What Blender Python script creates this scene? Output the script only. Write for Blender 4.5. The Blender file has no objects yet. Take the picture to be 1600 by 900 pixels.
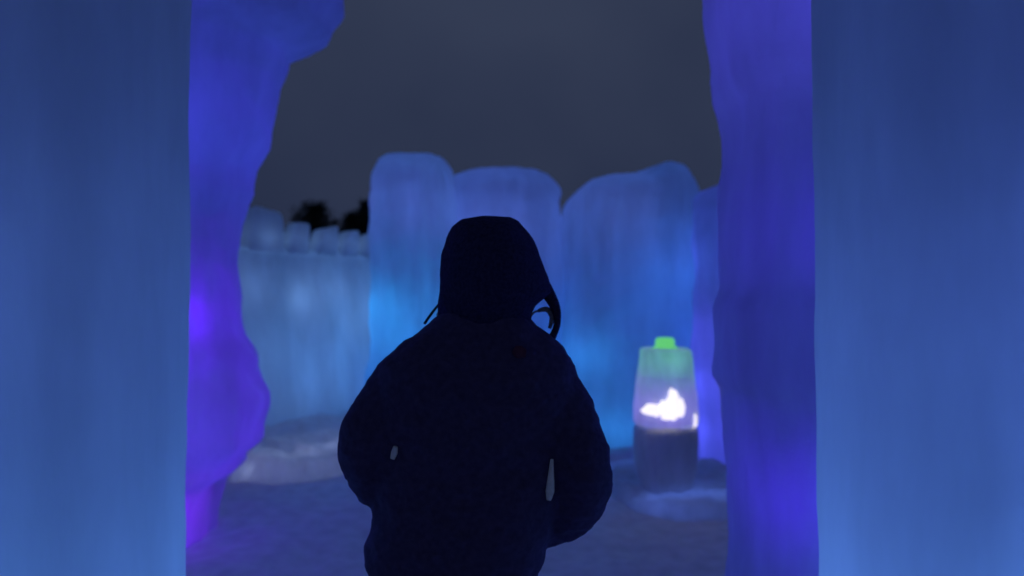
import bpy, bmesh, math, random
from mathutils import Vector, noise, Matrix
random.seed(7)
S = bpy.context.scene
COL = S.collection
F = 1058.0                                   # focal length in photo pixels (1600 wide)
CAMZ = 1.5

# ------------------------------------------------------------------ camera
cam_d = bpy.data.cameras.new('camera')
cam_d.sensor_width = 36.0
cam_d.lens = 36.0 * F / 1600.0
cam_d.clip_start = 0.05
cam_d.clip_end = 3000.0
cam_d.dof.use_dof = True
cam_d.dof.focus_distance = 1.62
cam_d.dof.aperture_fstop = 1.45
cam = bpy.data.objects.new('camera', cam_d)
COL.objects.link(cam)
cam.location = (0, 0, CAMZ)
cam.rotation_euler = (math.radians(90 + 1.08), 0, 0)
S.camera = cam

# ------------------------------------------------------------------ world: low overcast at night
W = bpy.data.worlds.new('World'); S.world = W; W.use_nodes = True
nt = W.node_tree; nt.nodes.clear()
out = nt.nodes.new('ShaderNodeOutputWorld'); bg = nt.nodes.new('ShaderNodeBackground')
tc = nt.nodes.new('ShaderNodeTexCoord'); nz = nt.nodes.new('ShaderNodeTexNoise'); rp = nt.nodes.new('ShaderNodeValToRGB')
nz.inputs['Scale'].default_value = 1.7; nz.inputs['Detail'].default_value = 4; nz.inputs['Roughness'].default_value = .45
rp.color_ramp.elements[0].position = .32; rp.color_ramp.elements[0].color = (.0150, .0225, .056, 1)
rp.color_ramp.elements[1].position = .70; rp.color_ramp.elements[1].color = (.0335, .0450, .0860, 1)
nt.links.new(tc.outputs['Generated'], nz.inputs['Vector']); nt.links.new(nz.outputs['Fac'], rp.inputs['Fac'])
nt.links.new(rp.outputs['Color'], bg.inputs['Color']); bg.inputs['Strength'].default_value = 1.0
nt.links.new(bg.outputs['Background'], out.inputs['Surface'])

S.view_settings.view_transform = 'Standard'; S.view_settings.look = 'None'
S.view_settings.exposure = 0.0; S.view_settings.gamma = 1.0
S.render.engine = 'CYCLES'
S.cycles.max_bounces = 8; S.cycles.diffuse_bounces = 5; S.cycles.transmission_bounces = 5; S.cycles.glossy_bounces = 2
S.cycles.sample_clamp_indirect = 4.0

# ------------------------------------------------------------------ helpers
def P(px, py, Y):                            # where a point of the photograph lies at depth Y
    return Vector(((px - 800) / F * Y, Y, CAMZ + (470 - py) / F * Y))
def lin(c):
    return tuple(((v / 255) / 12.92 if v / 255 <= .04045 else ((v / 255 + .055) / 1.055) ** 2.4) for v in c)
def lerp_tab(tab, v):
    if v <= tab[0][0]: return tab[0][1]
    for (a, x), (b, y) in zip(tab, tab[1:]):
        if v <= b:
            t = (v - a) / (b - a); t = t * t * (3 - 2 * t)
            return x + (y - x) * t
    return tab[-1][1]
def tag(o, label=None, cat=None, group=None, kind=None):
    if label: o['label'] = label
    if cat: o['category'] = cat
    if group: o['group'] = group
    if kind: o['kind'] = kind
    return o
def link(name, me, m, parent=None, smooth=True):
    o = bpy.data.objects.new(name, me); COL.objects.link(o)
    if m: me.materials.append(m)
    if parent: o.parent = parent
    if smooth:
        for p in me.polygons: p.use_smooth = True
    return o
def mesh(name, v, f, m, parent=None, smooth=True):
    me = bpy.data.meshes.new(name); me.from_pydata([tuple(q) for q in v], [], f); me.update()
    return link(name, me, m, parent, smooth)
def empty(name, loc):
    o = bpy.data.objects.new(name, None); COL.objects.link(o); o.location = loc; o.empty_display_size = .1
    return o
def fbm(p, o=4):
    return noise.fractal(p, 1.0, 2.0, o)

# ------------------------------------------------------------------ materials
def mat(name):
    m = bpy.data.materials.new(name); m.use_nodes = True
    n = m.node_tree; n.nodes.clear()
    return m, n, n.nodes.new('ShaderNodeOutputMaterial')
def ice_mat(name, base=(.70, .80, .90), trans=.62, rough=.42, bump=.32, scale=1.0):
    """milky ice: part reflects, part lets the LED light frozen inside come through"""
    m, n, o = mat(name); N = n.nodes.new; L = n.links.new
    co = N('ShaderNodeTexCoord'); mp = N('ShaderNodeMapping'); mp.inputs['Scale'].default_value = (5 * scale, 5 * scale, 1.3 * scale)
    L(co.outputs['Object'], mp.inputs['Vector'])
    n1 = N('ShaderNodeTexNoise'); n1.inputs['Scale'].default_value = 1.0; n1.inputs['Detail'].default_value = 5; n1.inputs['Roughness'].default_value = .55
    L(mp.outputs['Vector'], n1.inputs['Vector'])
    n2 = N('ShaderNodeTexNoise'); n2.inputs['Scale'].default_value = 14 * scale; n2.inputs['Detail'].default_value = 6
    L(co.outputs['Object'], n2.inputs['Vector'])
    ad = N('ShaderNodeMath'); ad.operation = 'MULTIPLY_ADD'; ad.inputs[1].default_value = .35
    L(n2.outputs['Fac'], ad.inputs[0]); L(n1.outputs['Fac'], ad.inputs[2])
    bp = N('ShaderNodeBump'); bp.inputs['Strength'].default_value = bump; bp.inputs['Distance'].default_value = .06
    L(ad.outputs['Value'], bp.inputs['Height'])
    cr = N('ShaderNodeValToRGB')               # clear and frosted streaks
    cr.color_ramp.elements[0].position = .3; cr.color_ramp.elements[0].color = tuple(.80 * c for c in base) + (1,)
    cr.color_ramp.elements[1].position = .68; cr.color_ramp.elements[1].color = tuple(base) + (1,)
    L(n1.outputs['Fac'], cr.inputs['Fac'])
    pb = N('ShaderNodeBsdfPrincipled'); pb.inputs['Roughness'].default_value = rough; pb.inputs['IOR'].default_value = 1.31
    L(cr.outputs['Color'], pb.inputs['Base Color']); L(bp.outputs['Normal'], pb.inputs['Normal'])
    tr = N('ShaderNodeBsdfTranslucent'); L(cr.outputs['Color'], tr.inputs['Color']); L(bp.outputs['Normal'], tr.inputs['Normal'])
    mx = N('ShaderNodeMixShader'); mx.inputs['Fac'].default_value = trans
    L(pb.outputs[0], mx.inputs[1]); L(tr.outputs[0], mx.inputs[2]); L(mx.outputs[0], o.inputs['Surface'])
    return m
def plain(name, c, rough=.7, nscale=None, var=.25, bump=0, spec=.3, emit=None, estr=0):
    m, n, o = mat(name); N = n.nodes.new; L = n.links.new
    pb = N('ShaderNodeBsdfPrincipled'); pb.inputs['Base Color'].default_value = tuple(c) + (1,)
    pb.inputs['Roughness'].default_value = rough; pb.inputs['Specular IOR Level'].default_value = spec
    if nscale:
        co = N('ShaderNodeTexCoord'); nn = N('ShaderNodeTexNoise'); nn.inputs['Scale'].default_value = nscale; nn.inputs['Detail'].default_value = 5
        L(co.outputs['Object'], nn.inputs['Vector'])
        cr = N('ShaderNodeValToRGB'); cr.color_ramp.elements[0].position = .3; cr.color_ramp.elements[1].position = .7
        cr.color_ramp.elements[0].color = tuple(x * (1 - var) for x in c) + (1,); cr.color_ramp.elements[1].color = tuple(min(1, x * (1 + var)) for x in c) + (1,)
        L(nn.outputs['Fac'], cr.inputs['Fac']); L(cr.outputs['Color'], pb.inputs['Base Color'])
        if bump:
            b = N('ShaderNodeBump'); b.inputs['Strength'].default_value = bump; b.inputs['Distance'].default_value = .02
            L(nn.outputs['Fac'], b.inputs['Height']); L(b.outputs['Normal'], pb.inputs['Normal'])
    if emit:
        pb.inputs['Emission Color'].default_value = tuple(emit) + (1,); pb.inputs['Emission Strength'].default_value = estr
    L(pb.outputs[0], o.inputs['Surface'])
    return m
ICE = ice_mat('milky_ice')
ICE_CUT = ice_mat('cut_ice', base=(.72, .81, .90), bump=.10, scale=.7)
ICE_ROUGH = ice_mat('frosted_ice', base=(.72, .80, .88), trans=.55, bump=.42, scale=1.0)
PEDI = ice_mat('dull_ice', base=(.92, .92, .92), trans=.1, bump=.4, scale=2.5)
ICE_SMALL = ice_mat('carved_ice', base=(.82, .86, .92), trans=.6, bump=.3, scale=3)
SNOW = plain('packed_snow', (.90, .90, .90), .75, 9, .10, .6)
BANK = ice_mat('loose_snow', base=(.90, .91, .92), trans=.3, rough=.8, bump=.3, scale=2)
FAB = plain('navy_shell_fabric', (.075, .06, .15), .8, 60, .2, .15, .15)
FABH = plain('navy_fleece', (.042, .038, .115), .95, 110, .3, .5, .08)
TROU = plain('dark_trouser_cloth', (.042, .036, .14), .85, 80, .2, .2, .15)
BOOT = plain('black_rubber', (.015, .015, .016), .55, 40, .2, .1)
SKIN = plain('skin', (.42, .26, .19), .55, 30, .08)
HAIR = plain('dark_hair', (.02, .013, .01), .5, 90, .3, .4)
GREY = plain('pale_reflective_trim', (.88, .88, .86), .35, 40, .12, .1, .5)
CORD = plain('dark_cord', (.015, .015, .03), .8)
FUR = plain('pale_lining', (.45, .47, .52), .95, 120, .35, .6)
RED = plain('dull_red_print', (.11, .035, .07), .8, 60, .3)
BARK = plain('bark', (.035, .028, .022), .95, 18, .3, .5)
NEED = plain('dark_needles', (.022, .034, .024), .8, 3, .3)
BLACKP = plain('black_plastic', (.02, .02, .02), .5)
WHITE_LIT = plain('lit_white_glass', (.8, .8, .8), .4, None, emit=(1.0, .93, .98), estr=1.0)
GREEN_LIT = plain('lit_green_glass', (.3, .6, .3), .4, None, emit=(.16, .80, .20), estr=.7)

# ------------------------------------------------------------------ LED lamps frozen into the ice, plus lamps added in pillars and snow
LED_K = .78
def led(loc, col, w, parent=None, r=.09):
    d = bpy.data.lights.new('led_and_fill_light', 'POINT'); d.color = col; d.energy = w * LED_K; d.shadow_soft_size = r
    o = bpy.data.objects.new('led_and_fill_light', d); COL.objects.link(o); o.location = loc
    if parent:
        o.parent = parent; o.location = Vector(loc) - parent.location
    return o

# ------------------------------------------------------------------ ice masses: closed, hollow-lit shells
def ice_mass(name, yc, hy, xl, xr, H, m, label, cat, group=None, hfun=None, seed=0, n=3.0, seg=110, rows=90, amp=1.0, dome=.35, twist=None):
    """xl, xr: tables (z, x) of the two flanks; H the height; hfun(x) scales the height along the mass"""
    off = Vector((seed * 13.7, seed * 5.3, seed * 3.1))
    x0 = .5 * (lerp_tab(xl, 0) + lerp_tab(xr, 0)); org = Vector((x0, yc, 0))
    v = []; f = []
    for j in range(rows + 1):
        t = j / rows
        z = H * t
        k = 1.0
        d = (H - z) / dome
        if d < 1: k = max(.02, math.sqrt(max(0, 1 - (1 - d) ** 2.2)))
        a0, b0 = lerp_tab(xl, z), lerp_tab(xr, z)
        cx, hx = .5 * (a0 + b0), .5 * (b0 - a0)
        for i in range(seg):
            a = 2 * math.pi * i / seg
            c, s = math.cos(a), math.sin(a)
            ex = math.copysign(abs(c) ** (2 / n), c); ey = math.copysign(abs(s) ** (2 / n), s)
            kk = .35 + .65 * k if hfun is None else .2 + .8 * k
            kk *= min(1, k * 3)
            x = cx + hx * ex * kk; y = yc + hy * ey * kk
            zz = z
            if hfun: zz = z * hfun(x)
            p = Vector((x, y, zz)) + off
            fl = noise.noise(Vector((p.x * 4.2, p.y * 4.2, p.z * .55)))
            fl2 = noise.noise(Vector((p.x * 10, p.y * 10, p.z * 1.1)))
            rid = 1 - abs(noise.noise(Vector((p.x * 5, p.y * 5, p.z * .8 + 9)))) * 2
            bl = fbm(p * 1.3, 3)
            fine = fbm(p * 7, 4)
            dd = amp * (.035 * fl + .014 * fl2 + .02 * rid + .05 * bl + .012 * fine)
            nx, ny = c, s
            v.append(Vector((x + nx * dd, y + ny * dd, zz + amp * .03 * bl * t)) - org)
    for j in range(rows):
        for i in range(seg):
            i2 = (i + 1) % seg
            f.append((j * seg + i, j * seg + i2, (j + 1) * seg + i2, (j + 1) * seg + i))
    f.append(tuple(rows * seg + i for i in range(seg)))
    o = mesh(name, v, f, m); o.location = org
    tag(o, label, cat, group)
    return o

def tabz(pts, Y):                            # photo outline points -> (z, x) table at depth Y
    t = [(P(x, y, Y).z, P(x, y, Y).x) for x, y in pts]
    return sorted(t)

# ------------------------------------------------------------------ ground
def ground_h(x, y):
    h = .035 * fbm(Vector((x * .8, y * .8, 1)), 3) + .018 * fbm(Vector((x * 4, y * 4, 5)), 3)
    c = noise.noise(Vector((x * 5.5, y * 4.5, 11)))
    h -= .03 * max(0, c - .15)                # trampled hollows
    return h * (1 if abs(x) < 12 and -2 < y < 14 else .3)
def build_ground():
    def ax(lo, hi, n, far):
        c = [lo + (hi - lo) * i / n for i in range(n + 1)]
        e = [];  s = .3; a = hi
        while a < far: a += s; s *= 1.5; e.append(a)
        b = []; s = .3; a = lo
        while a > -far: a -= s; s *= 1.5; b.append(a)
        return b[::-1] + c + e
    xs = ax(-4, 4, 200, 900); ys = ax(.5, 9, 210, 900)
    v = [(x, y, ground_h(x, y)) for y in ys for x in xs]
    w = len(xs)
    f = [(j * w + i, j * w + i + 1, (j + 1) * w + i + 1, (j + 1) * w + i) for j in range(len(ys) - 1) for i in range(w - 1)]
    tag(mesh('ground', v, f, SNOW), 'trampled snow covering the courtyard floor', kind='structure')
build_ground()

# ------------------------------------------------------------------ the ice passage in front
VIOLET = (.20, .015, 1.0); INDIGO = (.07, .06, 1.0); BLUE = (.015, .16, 1.0); CYAN = (.03, .36, 1.0); STEEL = (.13, .28, 1.0); NAVY = (.06, .20, 1.0)

Y1 = 4.3
left_mass = ice_mass('ice_wall', Y1, .55,
    [(0, -4.3), (4.3, -4.3)],
    tabz([(500, -160), (522, 0), (505, 40), (432, 78), (420, 130), (410, 200), (382, 290), (366, 350), (362, 470), (366, 510), (392, 565), (413, 620), (408, 680), (366, 728), (326, 762), (318, 810), (312, 850)], Y1),
    4.05, ICE, 'violet lit ice wall with overhanging top and bulging waist beside the snow bank', 'ice wall', 'ice walls of the passage', seed=1, seg=170, rows=110)
led((-2.16, 3.98, 1.38), (.14,.002,1), 9.5, left_mass, .12)
led((-1.95, 4.25, .75), (.14, .03, 1), 3.4, left_mass, .1)
led((-2.2, 4.05, .25), (.24, .004, 1), 4.4, left_mass, .1)
led((-2.2, 4.25, 2.6), (.075, .06, 1), 9.5, left_mass, .15)
led((-1.75, 4.25, 3.5), (.075, .09, 1), 3.6, left_mass, .15)

Y2 = 3.0
right_mass = ice_mass('ice_wall', Y2, .5,
    tabz([(1112, -260), (1116, 0), (1124, 130), (1142, 175), (1146, 260), (1146, 440), (1130, 490), (1128, 585), (1144, 620), (1148, 760), (1150, 900)], Y2),
    [(0, 3.0), (4.3, 3.0)],
    3.75, ICE, 'tall indigo lit ice wall standing beside the glowing ice lantern', 'ice wall', 'ice walls of the passage', seed=2, seg=150, rows=110, amp=.7)
led((1.42, 2.85, 2.75), (.13, .085, 1), 6.6, right_mass, .15)
led((1.42, 2.85, 1.75), (.085, .02, 1), 2.9, right_mass, .15)
led((1.35, 2.8, .72), (.085, .001, 1), 3.6, right_mass, .12)

# pillars added to fill the frame sides, lamps inside set their blue gradient
Y3 = 2.15
jl = ice_mass('added_ice_pillar', Y3, .32, [(0, -2.6), (3.4, -2.6)],
    tabz([(255, -250), (255, 200), (256, 500), (255, 800), (255, 1100)], Y3),
    3.1, ICE_CUT, 'added dim blue ice pillar standing in front of the violet wall', 'ice pillar', 'pillars added at the frame sides', seed=3, amp=.22, seg=130, n=5)
led((-1.75, 2.2, .45), (.14, .37, 1), 10.5, jl, .2)
led((-1.75, 2.2, 2.6), (.26,.42,1), .8, jl, .2)
led((-1.75, 2.2, 1.5), (.15, .31, 1), 4.2, jl, .2)
Y4 = 2.0
jr = ice_mass('added_ice_pillar', Y4, .30, 
    tabz([(1314, -250), (1314, 200), (1313, 500), (1314, 900), (1314, 1200)], Y4), [(0, 2.5), (3.4, 2.5)],
    3.1, ICE_CUT, 'added dim blue ice pillar standing in front of the indigo wall', 'ice pillar', 'pillars added at the frame sides', seed=4, amp=.22, seg=130, n=5)
led((1.55, 2.05, .45), (.15, .36, 1), 12.5, jr, .2)
led((1.6, 2.05, 2.6), (.24,.38,1), .8, jr, .2)
led((1.6, 2.05, 1.5), (.13, .26, 1), 4.8, jr, .2)

# ------------------------------------------------------------------ the towers across the courtyard
YT = 7.2
def tower(Y, hy, lpts, rpts, top, label, seed, hpts=None, amp=1.0, dome=.35):
    l, r = tabz(lpts, Y), tabz(rpts, Y)
    H = P(0, top, Y).z
    hf = None
    if hpts:
        tab = sorted((P(x, y, Y).x, P(x, y, Y).z / H) for x, y in hpts)
        hf = lambda x: lerp_tab(tab, x)
    return ice_mass('ice_tower', Y, hy, l, r, H, ICE_ROUGH, label, 'ice tower', 'ice towers across the courtyard', hf, seed, amp=amp, dome=dome, seg=120, rows=80)
t1 = tower(7.2, .55, [(590, 245), (586, 350), (584, 500), (578, 690)], [(706, 245), (712, 350), (716, 690)], 243,
    'tall round headed ice tower with cyan glow beside the crenellated wall', 11, dome=.3)
t2 = tower(7.45, .55, [(700, 270), (700, 690)], [(868, 270), (874, 310), (886, 380), (890, 690)], 268,
    'flat topped ice tower rising behind the hooded person', 12, dome=.25)
t3 = tower(7.25, .60, [(890, 258), (884, 300), (876, 340), (872, 690)], [(1090, 250), (1094, 320), (1096, 690)], 258,
    'broad bright blue ice tower with a peaked top behind the lantern', 13, [(870, 300), (925, 278), (995, 272), (1035, 256), (1050, 258), (1090, 305)], dome=.22)
t4 = tower(6.4, .5, [(1086, 285), (1088, 330), (1084, 690)], [(1330, 285), (1330, 690)], 284,
    'lower ice tower with violet foot between lantern and indigo wall', 14, dome=.2)
led((-1.22, 6.98, 1.45), (.03, .40, 1), 5, t1, .12)
led((-1.1, 6.95, 1.1), (.03, .38, 1), 3.6, t1, .12)
led((-1.02, 7.1, 2.45), (.17, .26, 1), 5, t1, .15)
led((-1.05, 7.0, .55), (.02, .22, 1), 4, t1, .12)
led((-.15, 7.35, 2.2), (.18, .26, 1), 7.6, t2, .15)
led((-.1, 7.35, 1.0), BLUE, 9, t2, .15)
led((.33, 7.3, .55), CYAN, 6, t2, .1)
led((1.52, 7.15, 1.75), (.04,.22,1), 8, t3, .15)
led((1.75, 7.1, 1.15), (.03,.15,1), 4, t3, .15)
led((.86, 6.98, .95), CYAN, 3.4, t3, .12)
led((1.05, 6.95, .25), CYAN, 3.4, t3, .12)
led((1.1, 7.15, 2.35), (.26, .30, 1), 3, t3, .12)
for z_ in (.3, .75, 1.2): led((1.93, 6.32, z_), (.10, .095, 1), (4.6, 5.4, 3)[int(z_ * 2)], t4, .14)
led((2.05, 6.4, 1.95), (.07, .14, 1), 5, t4, .12)

# ------------------------------------------------------------------ crenellated wall with its merlons
A = Vector((-2.78, 6.2, 0)); B = Vector((-1.45, 7.75, 0))
def wall_run():
    d = (B - A); Ln = d.length; d.normalize(); nrm = Vector((d.y, -d.x, 0))     # towards the courtyard
    H = 2.02; T = .30; ns, npf = 90, 80
    v = []; f = []; org = A.copy()
    for i in range(ns + 1):
        s = i / ns; e = min(s, 1 - s) * Ln
        th = T * (1 if e > .18 else math.sqrt(max(.0004, 1 - (1 - e / .18) ** 2)))
        for j in range(npf + 1):
            u = j / npf
            if u < .45: a, z = 1, u / .45 * (H - .08)
            elif u > .55: a, z = -1, (1 - u) / .45 * (H - .08)
            else:
                q = (u - .45) / .1 * math.pi; a = math.cos(q); z = H - .08 + .08 * math.sin(q)
            p = A + d * (s * Ln)
            q3 = Vector((p.x, p.y, z)) + Vector((31, 17, 5))
            dd = .10 * noise.noise(Vector((q3.x * 3.5, q3.y * 3.5, z * .5))) + .02 * noise.noise(Vector((q3.x * 9, q3.y * 9, z * 1.2))) + .05 * fbm(q3 * 1.2, 3)
            lean = .10 * (1 - z / H) ** 2
            v.append(p + nrm * (a * (th * (1 - .58 * (z / H) ** 1.5) + dd * (.8 - .4 * z / H) + lean)) + Vector((0, 0, z)) - org)
    w = npf + 1
    for i in range(ns):
        for j in range(npf):
            f.append((i * w + j, (i + 1) * w + j, (i + 1) * w + j + 1, i * w + j + 1))
    o = mesh('ice_wall', v, f, ICE_ROUGH); o.location = org
    tag(o, 'low pale blue ice wall with a row of square merlons along its top', 'ice wall')
    # merlons: rough blocks standing on the wall head
    ms = [(378, 441, 322, 334), (447, 479, 347, 350), (489, 524, 357, 355), (529, 556, 362, 361), (561, 589, 366, 364)]
    def on_line(px):
        k = (px - 800) / F                     # where the sight line meets the wall's centre line
        t = (k * A.y - A.x) / ((B.x - A.x) - k * (B.y - A.y))
        return t
    for q, (xa, xb, ya, yb) in enumerate(ms):
        ta, tb = on_line(xa), on_line(xb)
        pa, pb = A + (B - A) * ta, A + (B - A) * tb
        za, zb = P(0, ya, pa.y).z, P(0, yb, pb.y).z
        vv = []; ff = []; R = 14; K = 12
        Lb = (pb - pa).length
        for jj in range(K + 1):
            tt = jj / K
            kk = 1 if tt < .8 else max(.05, math.sqrt(max(0, 1 - ((tt - .8) / .2) ** 3)))
            for ii in range(R * 2):
                an = 2 * math.pi * ii / (R * 2); c, s_ = math.cos(an), math.sin(an)
                ex = math.copysign(abs(c) ** .35, c); ey = math.copysign(abs(s_) ** .35, s_)
                tp = .94 + .08 * noise.noise(Vector((q * 3.1, tt * 2, an)))
                p = (pa + pb) / 2 + d * (ex * Lb * (.47 - .08 * tt) * tp * (.85 + .15 * kk)) + nrm * (ey * (.17 - .06 * tt) * tp * (.8 + .2 * kk))
                ze = za + (zb - za) * (.5 + .5 * ex)
                p.z = 1.975 + (ze - 1.975) * tt + .015 * noise.noise(Vector((p.x * 6, p.y * 6, q)))
                p += d * (.07 * (tt - .7) * (1 if q else .4))
                vv.append(p - org)
        M = R * 2
        for jj in range(K):
            for ii in range(M):
                i2 = (ii + 1) % M
                ff.append((jj * M + ii, jj * M + i2, (jj + 1) * M + i2, (jj + 1) * M + ii))
        ff.append(tuple(K * M + ii for ii in range(M))); ff.append(tuple(reversed(range(M))))
        mesh('merlon', vv, ff, ICE_ROUGH, o)
        mc = (pa + pb) / 2; led(Vector((mc.x, mc.y, 2.09)), (.30, .52, 1), .24 if q else .42, o, .08)
    for s, z, c, w_ in ((.22, 1.0, (.20, .46, 1), 2.0), (.5, .75, (.13, .40, 1), 3.2), (.3, .5, (.3, .52, 1), 2.2), (.68, .5, (.3, .52, 1), 2.2), (.42, 1.5, (.27, .52, 1), 1.5), (.72, 1.25, (.26, .52, 1), 1.8), (.85, .6, (.06, .32, 1), 3), (.15, 1.6, (.28, .5, 1), 1.1), (.62, 1.6, (.28, .5, 1), .9), (.9, 1.55, (.28, .5, 1), 1.0)):
        led(A + (B - A) * s + nrm * -.13 * (1 - .4 * z) + Vector((0, 0, z)), c, w_ * .95, o, .1)
    return o
cwall = wall_run()

# ------------------------------------------------------------------ snow banks
def bank(name, cx, cy, rx, ry, h, label, seed, rot=0, cat='snow bank', edge=.16, lip=.09):
    n = 70; v = []; f = []; cr, sr = math.cos(rot), math.sin(rot)
    for j in range(n + 1):
        for i in range(n + 1):
            u, w = -1 + 2 * i / n, -1 + 2 * j / n
            ux, uy = u * rx, w * ry
            x, y = cx + ux * cr - uy * sr, cy + ux * sr + uy * cr
            r = (abs(u) ** 3 + abs(w) ** 3) ** (1 / 3) + .10 * fbm(Vector((x * 2.2, y * 2.2, seed)), 3)
            k = max(0, min(1, (1 - r) / edge)); k = k * k * (3 - 2 * k)
            s = .5 + .5 * w
            z = ground_h(x, y) - .03 + k * (lip + (h - lip) * s ** 1.6 + .03 * fbm(Vector((x * 5, y * 5, seed)), 3))
            v.append((x - cx, y - cy, z))
    W_ = n + 1
    for j in range(n):
        for i in range(n): f.append((j * W_ + i, j * W_ + i + 1, (j + 1) * W_ + i + 1, (j + 1) * W_ + i))
    o = mesh(name, v, f, BANK); o.location = (cx, cy, 0)
    return tag(o, label, cat)
sb = bank('snow_bank', -1.84, 6.70, 1.2, .85, .78, 'sloping bank of loose snow at the foot of the crenellated wall', 21, .75, edge=.12, lip=.2)
for u_ in range(8):
    a_, b_ = (-.78 + .2 * u_) * 1.2, -.62 * .85
    led((-1.84 + a_ * math.cos(.75) - b_ * math.sin(.75), 6.70 + a_ * math.sin(.75) + b_ * math.cos(.75), .08), (.5, .62, 1), .24, sb, .04)  # lamps added under the snow to brighten the rim of the bank
sp = bank('snow_bank', 1.36, 5.35, .62, .75, .15, 'low pad of snow under the unlit drum and ice lantern', 22, 0.05, lip=.13)
bank('snow_bank', .45, 6.75, .9, .45, .14, 'thin drift of snow along the foot of the bright blue tower', 23, 0.0)

for q_ in [(1.02 + .11 * k_, 4.90 + .012 * k_, .035) for k_ in range(7)]: led(q_, (.12, .24, 1), .13, sp, .03)  # row of lamps added inside the pad to make its edge glow blue

# ------------------------------------------------------------------ ice lantern on its drum
BX, BY = 1.157, 5.12
def lathe(name, prof, m, parent, seg=40, wob=0, loc=(0, 0, 0), cap=True):
    v = []; f = []
    for (r, z) in prof:
        for i in range(seg):
            a = 2 * math.pi * i / seg
            rr = r + wob * noise.noise(Vector((math.cos(a) * 2, math.sin(a) * 2, z * 5 + 3)))
            v.append((rr * math.cos(a) + loc[0], rr * math.sin(a) + loc[1], z + loc[2]))
    k = len(prof)
    for j in range(k - 1):
        for i in range(seg): f.append((j * seg + i, j * seg + (i + 1) % seg, (j + 1) * seg + (i + 1) % seg, (j + 1) * seg + i))
    if cap: f.append(tuple((k - 1) * seg + i for i in range(seg))); f.append(tuple(reversed(range(seg))))
    return mesh(name, v, f, m, parent)
ped = lathe('ice_pedestal', [(.12, -.06), (.165, .0), (.20, .07), (.224, .16), (.238, .28), (.244, .40), (.240, .48), (.225, .51), (.19, .525)], PEDI, None, 56, .012)
ped.location = (BX, BY, .05)
tag(ped, 'unlit dull grey ice drum tapering to its foot and carrying the glowing lantern', 'pedestal')

lan = empty('ice_lantern', (BX, BY, .57)); tag(lan, 'two tier ice lantern with lit white core and green lamp on top', 'lantern')
def block(name, hx, hy, z0, z1, seed, m, parent, taper=.9, n=4.0, top=True, bot=True):
    v = []; f = []; sg = 56; K = 22
    for j in range(K + 1):
        t = j / K; e = min(t, 1 - t) * (z1 - z0)
        if (t < .5 and not bot) or (t > .5 and not top): e = 1
        k = 1 if e > .035 else .86 + .14 * math.sqrt(max(0, 1 - (1 - e / .035) ** 2))
        k *= 1 + (taper - 1) * t
        for i in range(sg):
            a = 2 * math.pi * i / sg; c, s = math.cos(a), math.sin(a)
            x = hx * math.copysign(abs(c) ** (2 / n), c) * k; y = hy * math.copysign(abs(s) ** (2 / n), s) * k
            z = z0 + (z1 - z0) * t
            d = .012 * fbm(Vector((x * 7 + seed, y * 7, z * 5)), 3)
            v.append((x + c * d, y + s * d, z))
    for j in range(K):
        for i in range(sg): f.append((j * sg + i, j * sg + (i + 1) % sg, (j + 1) * sg + (i + 1) % sg, (j + 1) * sg + i))
    if top: f.append(tuple(K * sg + i for i in range(sg)))
    if bot: f.append(tuple(reversed(range(sg))))
    return mesh(name, v, f, m, parent)
low = block('lower_ice_block', .245, .20, 0, .36, 3, ICE_SMALL, lan, .86, top=False, n=3)
low['label'] = 'lavender lit ice block'
up = block('upper_ice_block', .206, .170, .358, .575, 8, ICE_SMALL, lan, .90, bot=False, n=3)
up['label'] = 'green lit ice block'
cap_ = lathe('green_lamp', [(.105, .560), (.10, .575), (.072, .59), (.070, .635), (.058, .65), (.02, .655)], GREEN_LIT, lan, 28, .006)
# white core: rough lit crystals set into the front of the lower block
def crystal(name, c, r, seed, parent):
    bm = bmesh.new(); bmesh.ops.create_icosphere(bm, subdivisions=3, radius=1)
    for q in bm.verts:
        d = 1 + .5 * noise.noise(q.co * 1.9 + Vector((seed, 0, 0))) + .12 * noise.noise(q.co * 4 + Vector((seed, 3, 0)))
        q.co = Vector((q.co.x * r[0], q.co.y * r[1], q.co.z * r[2])) * d + Vector(c)
    me = bpy.data.meshes.new(name); bm.to_mesh(me); bm.free()
    return link(name, me, WHITE_LIT, parent)
def pl(px, py, y=-.2): q = P(px, py, BY + y); return (q.x - BX, y, q.z - .57)
crystal('lit_crystal', pl(1054, 634), (.062, .045, .092), 1, lan)
crystal('lit_crystal', pl(1040, 640), (.05, .05, .065), 5, lan)
crystal('lit_crystal', pl(1048, 620), (.022, .03, .06), 6, lan)
crystal('lit_crystal', pl(1020, 640), (.080, .04, .040), 2, lan)
crystal('lit_crystal', pl(1084, 656, -.15), (.018, .02, .048), 3, lan)
led((BX, BY + .02, .57 + .15), (.28, .11, 1), 1.6, lan, .05)
led((BX, BY, .57 + .49), (.12, .60, .22), 1.2, lan, .05)

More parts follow.
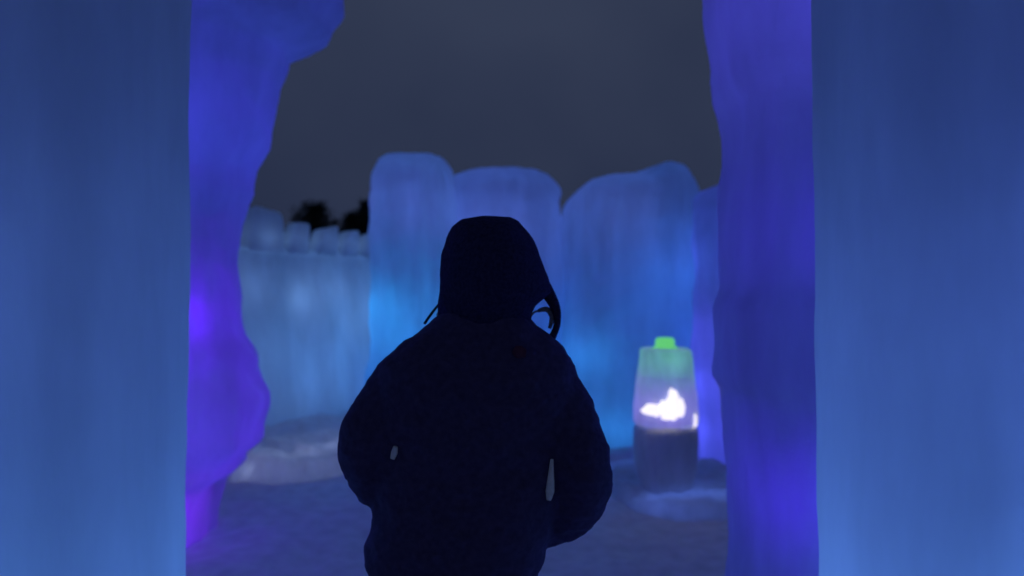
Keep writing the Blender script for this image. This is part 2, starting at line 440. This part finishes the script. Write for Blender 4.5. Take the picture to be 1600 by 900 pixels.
# ------------------------------------------------------------------ person seen from behind
PY = 1.9
def X_(px): return (px - 800) / F * PY
def Z_(py): return CAMZ + (470 - py) / F * PY
def pp(px, py, dy=0): return Vector((X_(px), PY + dy, Z_(py)))
def tube_geo(v, f, pts, rad, seg=16, flat=1.0, fdir=None):
    """closed tube along pts with one radius per point"""
    b = len(v); n = len(pts); up = Vector((0, 1, 0))
    for i, p in enumerate(pts):
        t = (pts[min(n - 1, i + 1)] - pts[max(0, i - 1)]).normalized()
        a = t.cross(up)
        if a.length < .05: a = t.cross(Vector((1, 0, 0)))
        a.normalize(); c = a.cross(t).normalized()
        for k in range(seg):
            g = 2 * math.pi * k / seg
            v.append(p + a * (math.cos(g) * rad[i]) + c * (math.sin(g) * rad[i] * flat))
    for i in range(n - 1):
        for k in range(seg):
            k2 = (k + 1) % seg
            f.append((b + i * seg + k, b + i * seg + k2, b + (i + 1) * seg + k2, b + (i + 1) * seg + k))
    f.append(tuple(b + k for k in reversed(range(seg)))); f.append(tuple(b + (n - 1) * seg + k for k in range(seg)))
def spline(pts, rad, k=5):
    o = []; r = []
    for i in range(len(pts) - 1):
        p0 = pts[max(0, i - 1)]; p1 = pts[i]; p2 = pts[i + 1]; p3 = pts[min(len(pts) - 1, i + 2)]
        for j in range(k):
            t = j / k
            o.append(.5 * ((2 * p1) + (p2 - p0) * t + (2 * p0 - 5 * p1 + 4 * p2 - p3) * t * t + (3 * p1 - p0 - 3 * p2 + p3) * t ** 3))
            r.append(rad[i] + (rad[i + 1] - rad[i]) * t)
    o.append(pts[-1]); r.append(rad[-1])
    return o, r
def rings_geo(v, f, rings, seg=40):
    """rings: (cx, cy, z, rx, ry)"""
    b = len(v); n = len(rings)
    for (cx, cy, z, rx, ry) in rings:
        for k in range(seg):
            g = 2 * math.pi * k / seg; c, s = math.cos(g), math.sin(g)
            v.append(Vector((cx + rx * math.copysign(abs(c) ** .85, c), cy + ry * math.copysign(abs(s) ** .85, s), z)))
    for i in range(n - 1):
        for k in range(seg):
            k2 = (k + 1) % seg
            f.append((b + i * seg + k, b + i * seg + k2, b + (i + 1) * seg + k2, b + (i + 1) * seg + k))
    f.append(tuple(b + k for k in reversed(range(seg)))); f.append(tuple(b + (n - 1) * seg + k for k in range(seg)))
def remeshed(name, v, f, m, parent, vox=.012, sm=6, wr=None):
    """one continuous surface from overlapping pieces"""
    me = bpy.data.meshes.new(name + '_raw'); me.from_pydata([tuple(q) for q in v], [], f)
    bm = bmesh.new(); bm.from_mesh(me); bmesh.ops.recalc_face_normals(bm, faces=bm.faces); bm.to_mesh(me); bm.free()
    o = bpy.data.objects.new(name, me); COL.objects.link(o)
    r = o.modifiers.new('r', 'REMESH'); r.mode = 'VOXEL'; r.voxel_size = vox
    if sm:
        s = o.modifiers.new('s', 'SMOOTH'); s.iterations = sm; s.factor = .5
    dg = bpy.context.evaluated_depsgraph_get(); dg.update()
    m2 = bpy.data.meshes.new_from_object(o.evaluated_get(dg), depsgraph=dg)
    bpy.data.objects.remove(o)
    if wr:
        ns = [q.normal.copy() for q in m2.vertices]
        for q, nn in zip(m2.vertices, ns): q.co += nn * wr(q.co)
    if parent:
        for q in m2.vertices: q.co -= parent.location
    m2.name = name; m2.materials.clear()
    return link(name, m2, m, parent)

CX = X_(728)
person = empty('person', (CX, PY, 0))
tag(person, 'person in a dark navy hooded jacket seen from behind with hands in pockets', 'person')

shL, elL, haL = pp(632, 578), pp(572, 690, -.05), pp(612, 778, .10)
shR, elR, haR = pp(848, 578), pp(906, 728, -.05), pp(852, 828, .10)
# body: head, neck, trunk, arms with hands, legs as one surface
v = []; f = []
hz = Z_(440); HX = X_(762)
rings_geo(v, f, [(HX, PY + .02 + dy, hz + dz, rx, ry) for dz, rx, ry, dy in ((-.125, .03, .035, .055), (-.11, .05, .065, .035), (-.07, .064, .085, .012), (-.02, .072, .096, 0), (.04, .076, .098, -.004), (.08, .066, .085, -.006), (.105, .042, .055, -.006), (.115, .015, .02, -.006))])
tube_geo(v, f, [Vector((HX, PY + .10, hz + .02)), Vector((HX, PY + .124, hz - .035)), Vector((HX, PY + .10, hz - .05))], [.008, .017, .012])
for s in (-1, 1): tube_geo(v, f, [Vector((HX + s * .074, PY + .01, hz + .025)), Vector((HX + s * .082, PY, hz)), Vector((HX + s * .074, PY + .01, hz - .03))], [.012, .016, .011])
tube_geo(v, f, [Vector((HX - .03, PY + .112, hz - .072)), Vector((HX, PY + .119, hz - .07)), Vector((HX + .03, PY + .112, hz - .072))], [.006, .009, .006])
tube_geo(v, f, [Vector((HX, PY, hz - .05)), pp(748, 520), pp(742, 560)], [.058, .062, .08])
rings_geo(v, f, [(CX, PY, z, rx, ry) for z, rx, ry in ((.80, .15, .10), (.95, .165, .115), (1.1, .145, .10), (1.25, .165, .115), (1.36, .165, .105), (1.41, .10, .08))])
for sh, el, ha, s in ((shL, elL, haL, 1), (shR, elR, haR, -1)):
    a, r = spline([sh + Vector((s * .06, 0, -.02)), sh, (sh + el) / 2, el, (el + ha) / 2, ha], [.06, .055, .048, .042, .038, .028]); tube_geo(v, f, a, r)
    palm = ha + Vector((s * .02, .04, -.05)); tube_geo(v, f, [ha, (ha + palm) / 2, palm], [.028, .036, .038], 12, .6)
    for q in range(4):
        b0 = palm + Vector((s * .004, (q - 1.5) * .021, -.01)); L_ = (.066, .076, .072, .056)[q]
        tube_geo(v, f, [b0, b0 + Vector((s * .008, .004, -L_ * .5)), b0 + Vector((s * .03, .006, -L_))], [.010, .009, .007], 10)
    tube_geo(v, f, [ha + Vector((0, .03, -.02)), ha + Vector((s * .015, .075, -.04)), ha + Vector((s * .03, .09, -.07))], [.013, .011, .008], 10)
hipL, hipR = Vector((CX - .095, PY, .84)), Vector((CX + .09, PY, .84))
ftL, ftR = Vector((CX - .13, PY + .10, .05)), Vector((CX + .12, PY - .12, .05))
for hp, ft in ((hipL, ftL), (hipR, ftR)):
    kn = (hp + ft) / 2 + Vector((0, .05, .05)); an = ft + Vector((0, -.02, .06))
    a, r = spline([hp + Vector((0, 0, .06)), (hp + kn) / 2, kn, (kn + an) / 2, an], [.085, .078, .058, .054, .040]); tube_geo(v, f, a, r)
    tube_geo(v, f, [an + Vector((0, -.02, -.04)), an + Vector((0, .08, -.05)), an + Vector((0, .17, -.065))], [.038, .036, .028])
body = remeshed('body', v, f, SKIN, person, .009, 3)
for s in (-1, 1):
    bm = bmesh.new(); bmesh.ops.create_uvsphere(bm, u_segments=12, v_segments=8, radius=.012)
    me = bpy.data.meshes.new('eye'); bm.to_mesh(me); bm.free()
    e = link('eye', me, BLACKP, person); e.location = Vector((HX + s * .031, PY + .105, hz + .005)) - person.location

# trousers and boots
v = []; f = []
rings_geo(v, f, [(CX - .006, PY, .93, .19, .14), (CX - .006, PY, .82, .20, .15), (CX - .004, PY, .74, .19, .145)])
for hp, ft in ((hipL, ftL), (hipR, ftR)):
    kn = (hp + ft) / 2 + Vector((0, .05, .05)); an = ft + Vector((0, -.02, .07))
    a, r = spline([hp, (hp + kn) / 2, kn, (kn + an) / 2, an], [.118, .104, .085, .078, .074]); tube_geo(v, f, a, r)
remeshed('trousers', v, f, TROU, person, .013, 5, lambda p: .008 * noise.noise(Vector((p.x * 9, p.y * 9, p.z * 14))))
for ft in (ftL, ftR):
    v = []; f = []
    an = ft + Vector((0, -.02, .10))
    tube_geo(v, f, [an + Vector((0, 0, .06)), an, an + Vector((0, -.005, -.09))], [.062, .06, .058])
    tube_geo(v, f, [an + Vector((0, -.05, -.095)), an + Vector((0, .05, -.095)), an + Vector((0, .15, -.10)), an + Vector((0, .20, -.105))], [.05, .052, .05, .036])
    remeshed('boot', v, f, BOOT, person, .011, 4)

# jacket: trunk and both sleeves, one garment
v = []; f = []
def ring_px(y, xa, xb, ry, dy=0): return (X_((xa + xb) / 2), PY + dy, Z_(y), (X_(xb) - X_(xa)) / 2, ry)
rings_geo(v, f, [ring_px(y, a, b, r, d) for y, a, b, r, d in (
    (880, 574, 848, .165, 0), (866, 572, 852, .172, 0), (845, 574, 855, .172, 0), (800, 586, 870, .165, 0), (750, 586, 888, .16, 0), (700, 582, 890, .16, 0),
    (650, 580, 894, .165, -.005), (600, 586, 898, .165, -.01), (575, 594, 896, .16, -.01), (555, 606, 888, .15, -.01), (535, 628, 874, .135, -.005), (518, 652, 856, .12, 0), (504, 672, 836, .11, 0), (490, 690, 818, .10, 0), (470, 705, 812, .08, 0))], 48)
aL, rL = spline([pp(668, 590), pp(634, 605, -.01), pp(601, 646, -.03), pp(582, 692, -.04), pp(592, 745, .0), pp(622, 790, .07), pp(650, 806, .1)], [.10, .098, .090, .086, .078, .066, .06])
aR, rR = spline([pp(828, 592), pp(860, 618, -.01), pp(888, 668, -.03), pp(904, 728, -.05), pp(893, 785, .0), pp(862, 822, .07), pp(838, 836, .1)], [.10, .094, .088, .087, .084, .072, .062])
tube_geo(v, f, aL, rL, 24); tube_geo(v, f, aR, rR, 24)
def wrj(p):
    d = .006 * noise.noise(Vector((p.x * 7, p.y * 7, p.z * 13))) + .006 * noise.noise(Vector((p.x * 16 + 4, p.y * 16, p.z * 26))) + .004 * fbm(p * 24, 3)
    for c in (elL, elR):
        k = math.exp(-((p - c).length / .12) ** 2)
        d += .004 * k * math.sin((p.z * 60) + 12 * p.x)
    return d
jacket = remeshed('jacket', v, f, FAB, person, .009, 7, wrj)

# hood: cloth shell open towards the face, drooping on the right
hood_rows = [(345, 738, 796, .05), (349, 722, 806, .085), (358, 709, 814, .112), (375, 700, 826, .132), (400, 694, 839, .142), (430, 692, 852, .145), (455, 692, 858, .14), (474, 690, 836, .13), (490, 690, 826, .12), (510, 690, 824, .11), (545, 700, 818, .10)]
v = []; f = []; SG = 60
rows2 = []
for i in range(len(hood_rows) - 1):
    for j in range(4):
        t = j / 4; rows2.append(tuple(a + (b - a) * t for a, b in zip(hood_rows[i], hood_rows[i + 1])))
rows2.append(hood_rows[-1])
for (y, xa, xb, ry) in rows2:
    cx = X_((xa + xb) / 2); rx = (X_(xb) - X_(xa)) / 2
    op = 62 if y > 375 else 62 * max(0, (y - 349) / 26)
    for k in range(SG + 1):
        g = math.radians(90 + op + (360 - 2 * op) * k / SG)
        c, s = math.cos(g), math.sin(g)
        x = cx + rx * c; yy = PY + .015 + ry * s * (1.0 if s < 0 else 1.05)
        q = Vector((x, yy, Z_(y)))
        d = .006 * noise.noise(q * 13) + .003 * noise.noise(q * 30)
        v.append(q + Vector((c * d, s * d, .5 * d)) - person.location)
w = SG + 1
for j in range(len(rows2) - 1):
    for k in range(SG): f.append((j * w + k, j * w + k + 1, (j + 1) * w + k + 1, (j + 1) * w + k))
f.append(tuple(range(SG, -1, -1)))
hood = mesh('hood', v, f, FABH, person)
so = hood.modifiers.new('thick', 'SOLIDIFY'); so.thickness = .008; so.offset = -1
# edge of the hood hanging free of the neck, cord, lining
def tube_obj(name, pts, rad, m, parent, seg=10, flat=1.0, k=6):
    v = []; f = []; a, r = spline(pts, rad, k); tube_geo(v, f, a, r, seg, flat)
    return mesh(name, [q - person.location for q in v], f, m, parent)
def sub(o): return o
tube_obj('hood_edge', [pp(836, 420, .04), pp(854, 452, .04), pp(868, 478, .04), pp(872, 500, .03), pp(867, 520, .02), pp(852, 545, .0)], [.020, .020, .015, .010, .010, .014], FABH, hood, 12)
tube_obj('lining', [pp(842, 486, .05), pp(856, 484, .05), pp(864, 496, .045), pp(860, 514, .04)], [.005, .008, .008, .005], FUR, hood)
tube_obj('drawcord', [pp(696, 458, .05), pp(684, 474, .05), pp(672, 490, .04), pp(662, 506, .02)], [.003, .0035, .004, .004], CORD, hood)
tube_obj('lining', [pp(690, 474, .05), pp(686, 484, .05), pp(680, 494, .05)], [.004, .006, .004], FUR, hood)
tube_obj('drawcord', [pp(830, 496, .05), pp(836, 488, .05), pp(846, 486, .05)], [.003, .003, .003], FUR, hood)
# pale trims at the pockets, pressed against the sleeve openings
def surf_y(x, z):
    best = None
    for q in jacket.data.vertices:
        w_ = q.co + person.location
        if abs(w_.x - x) < .012 and abs(w_.z - z) < .012 and (best is None or w_.y < best): best = w_.y
    return best if best is not None else PY - .16
def trim(name, px, pts, wd, m, th=.006):
    ps = [pp(a, b) for a, b in pts]
    for k, (a, b) in enumerate(pts):
        for _ in range(4):
            q = P(a, b, ps[k].y); ps[k] = Vector((q.x, surf_y(q.x, q.z) - .002, q.z))
    v = []; f = []; tube_geo(v, f, *spline(ps, wd, 4), 12, .5)
    return mesh(name, [q - person.location for q in v], f, m, person)
trim('pocket_trim', 0, [(619, 697), (617, 706), (614, 716)], [.006, .009, .006], GREY)
trim('pocket_trim', 0, [(862, 716), (861, 735), (860, 752), (859, 766), (857, 780)], [.004, .007, .010, .012, .006], GREY)
lp = [pp(806, 546), pp(814, 550), pp(822, 553)]
trim('chest_print', 0, [(803, 545), (812, 550), (822, 552)], [.010, .018, .010], RED)

# ------------------------------------------------------------------ dark trees beyond the crenellated wall
def conifer(px, top_py, Y, width, label, seed, lean=0, crown0=.12, taper=.9):
    rnd = random.Random(seed)
    top = P(px, top_py, Y); H = top.z
    o = empty('conifer_tree', (top.x, Y, 0)); tag(o, label, 'tree', 'trees beyond the ice wall')
    v = []; f = []
    pts = [Vector((lean * t * t, 0, H * t * .98)) for t in [i / 8 for i in range(9)]]
    tube_geo(v, f, pts, [.11 * (1 - .9 * i / 8) + .008 for i in range(9)], 9)
    nb = 90; tips = []
    for i in range(nb):
        t = crown0 + (1 - crown0) * (i / nb) ** .9
        a = i * 2.4 + rnd.uniform(-.4, .4)
        L_ = width * (1 - t) ** taper * rnd.uniform(.65, 1.15) + .08
        b0 = Vector((lean * t * t, 0, H * t)); d = Vector((math.cos(a), math.sin(a), -.12 + .5 * t))
        p1 = b0 + d * L_
        tube_geo(v, f, [b0, (b0 + p1) / 2 + Vector((0, 0, .04)), p1], [.018, .012, .005], 5)
        tips.append((b0, p1, L_))
    mesh('trunk', v, f, BARK, o)
    v = []; f = []
    for b0, p1, L_ in tips:
        n = int(30 + 90 * L_)
        for q in range(n):
            t = rnd.uniform(.12, 1.05); c = b0 + (p1 - b0) * t + Vector([rnd.gauss(0, .05 + .05 * L_) for _ in range(3)])
            d = Vector((rnd.gauss(0, 1), rnd.gauss(0, 1), rnd.gauss(-.1, .6))).normalized(); s = d.cross(Vector((rnd.random(), rnd.random(), 1))).normalized()
            l = rnd.uniform(.07, .15); b = len(v)
            v += [c - s * .03, c + s * .03, c + d * l + s * .01, c + d * l - s * .01]; f.append((b, b + 1, b + 2, b + 3))
    mesh('crown', v, f, NEED, o, False)
    return o
conifer(487, 322, 20, 1.25, 'dark bushy tree standing alone behind the gaps between merlons', 31, .1, .25, .45)
conifer(572, 314, 22, 1.35, 'dark spire topped evergreen beyond the wall next to the round headed tower', 32, 0, .1, .75)
conifer(546, 334, 24, 1.2, 'short dark evergreen beside the spire topped evergreen behind the wall', 33, .05, .1, .6)
conifer(602, 330, 23, .9, 'dark evergreen mostly hidden behind the round headed ice tower', 34, 0, .1, .7)
conifer(372, 326, 21, .8, 'dark evergreen peeking out between violet wall and first merlon', 35, 0, .1, .7)
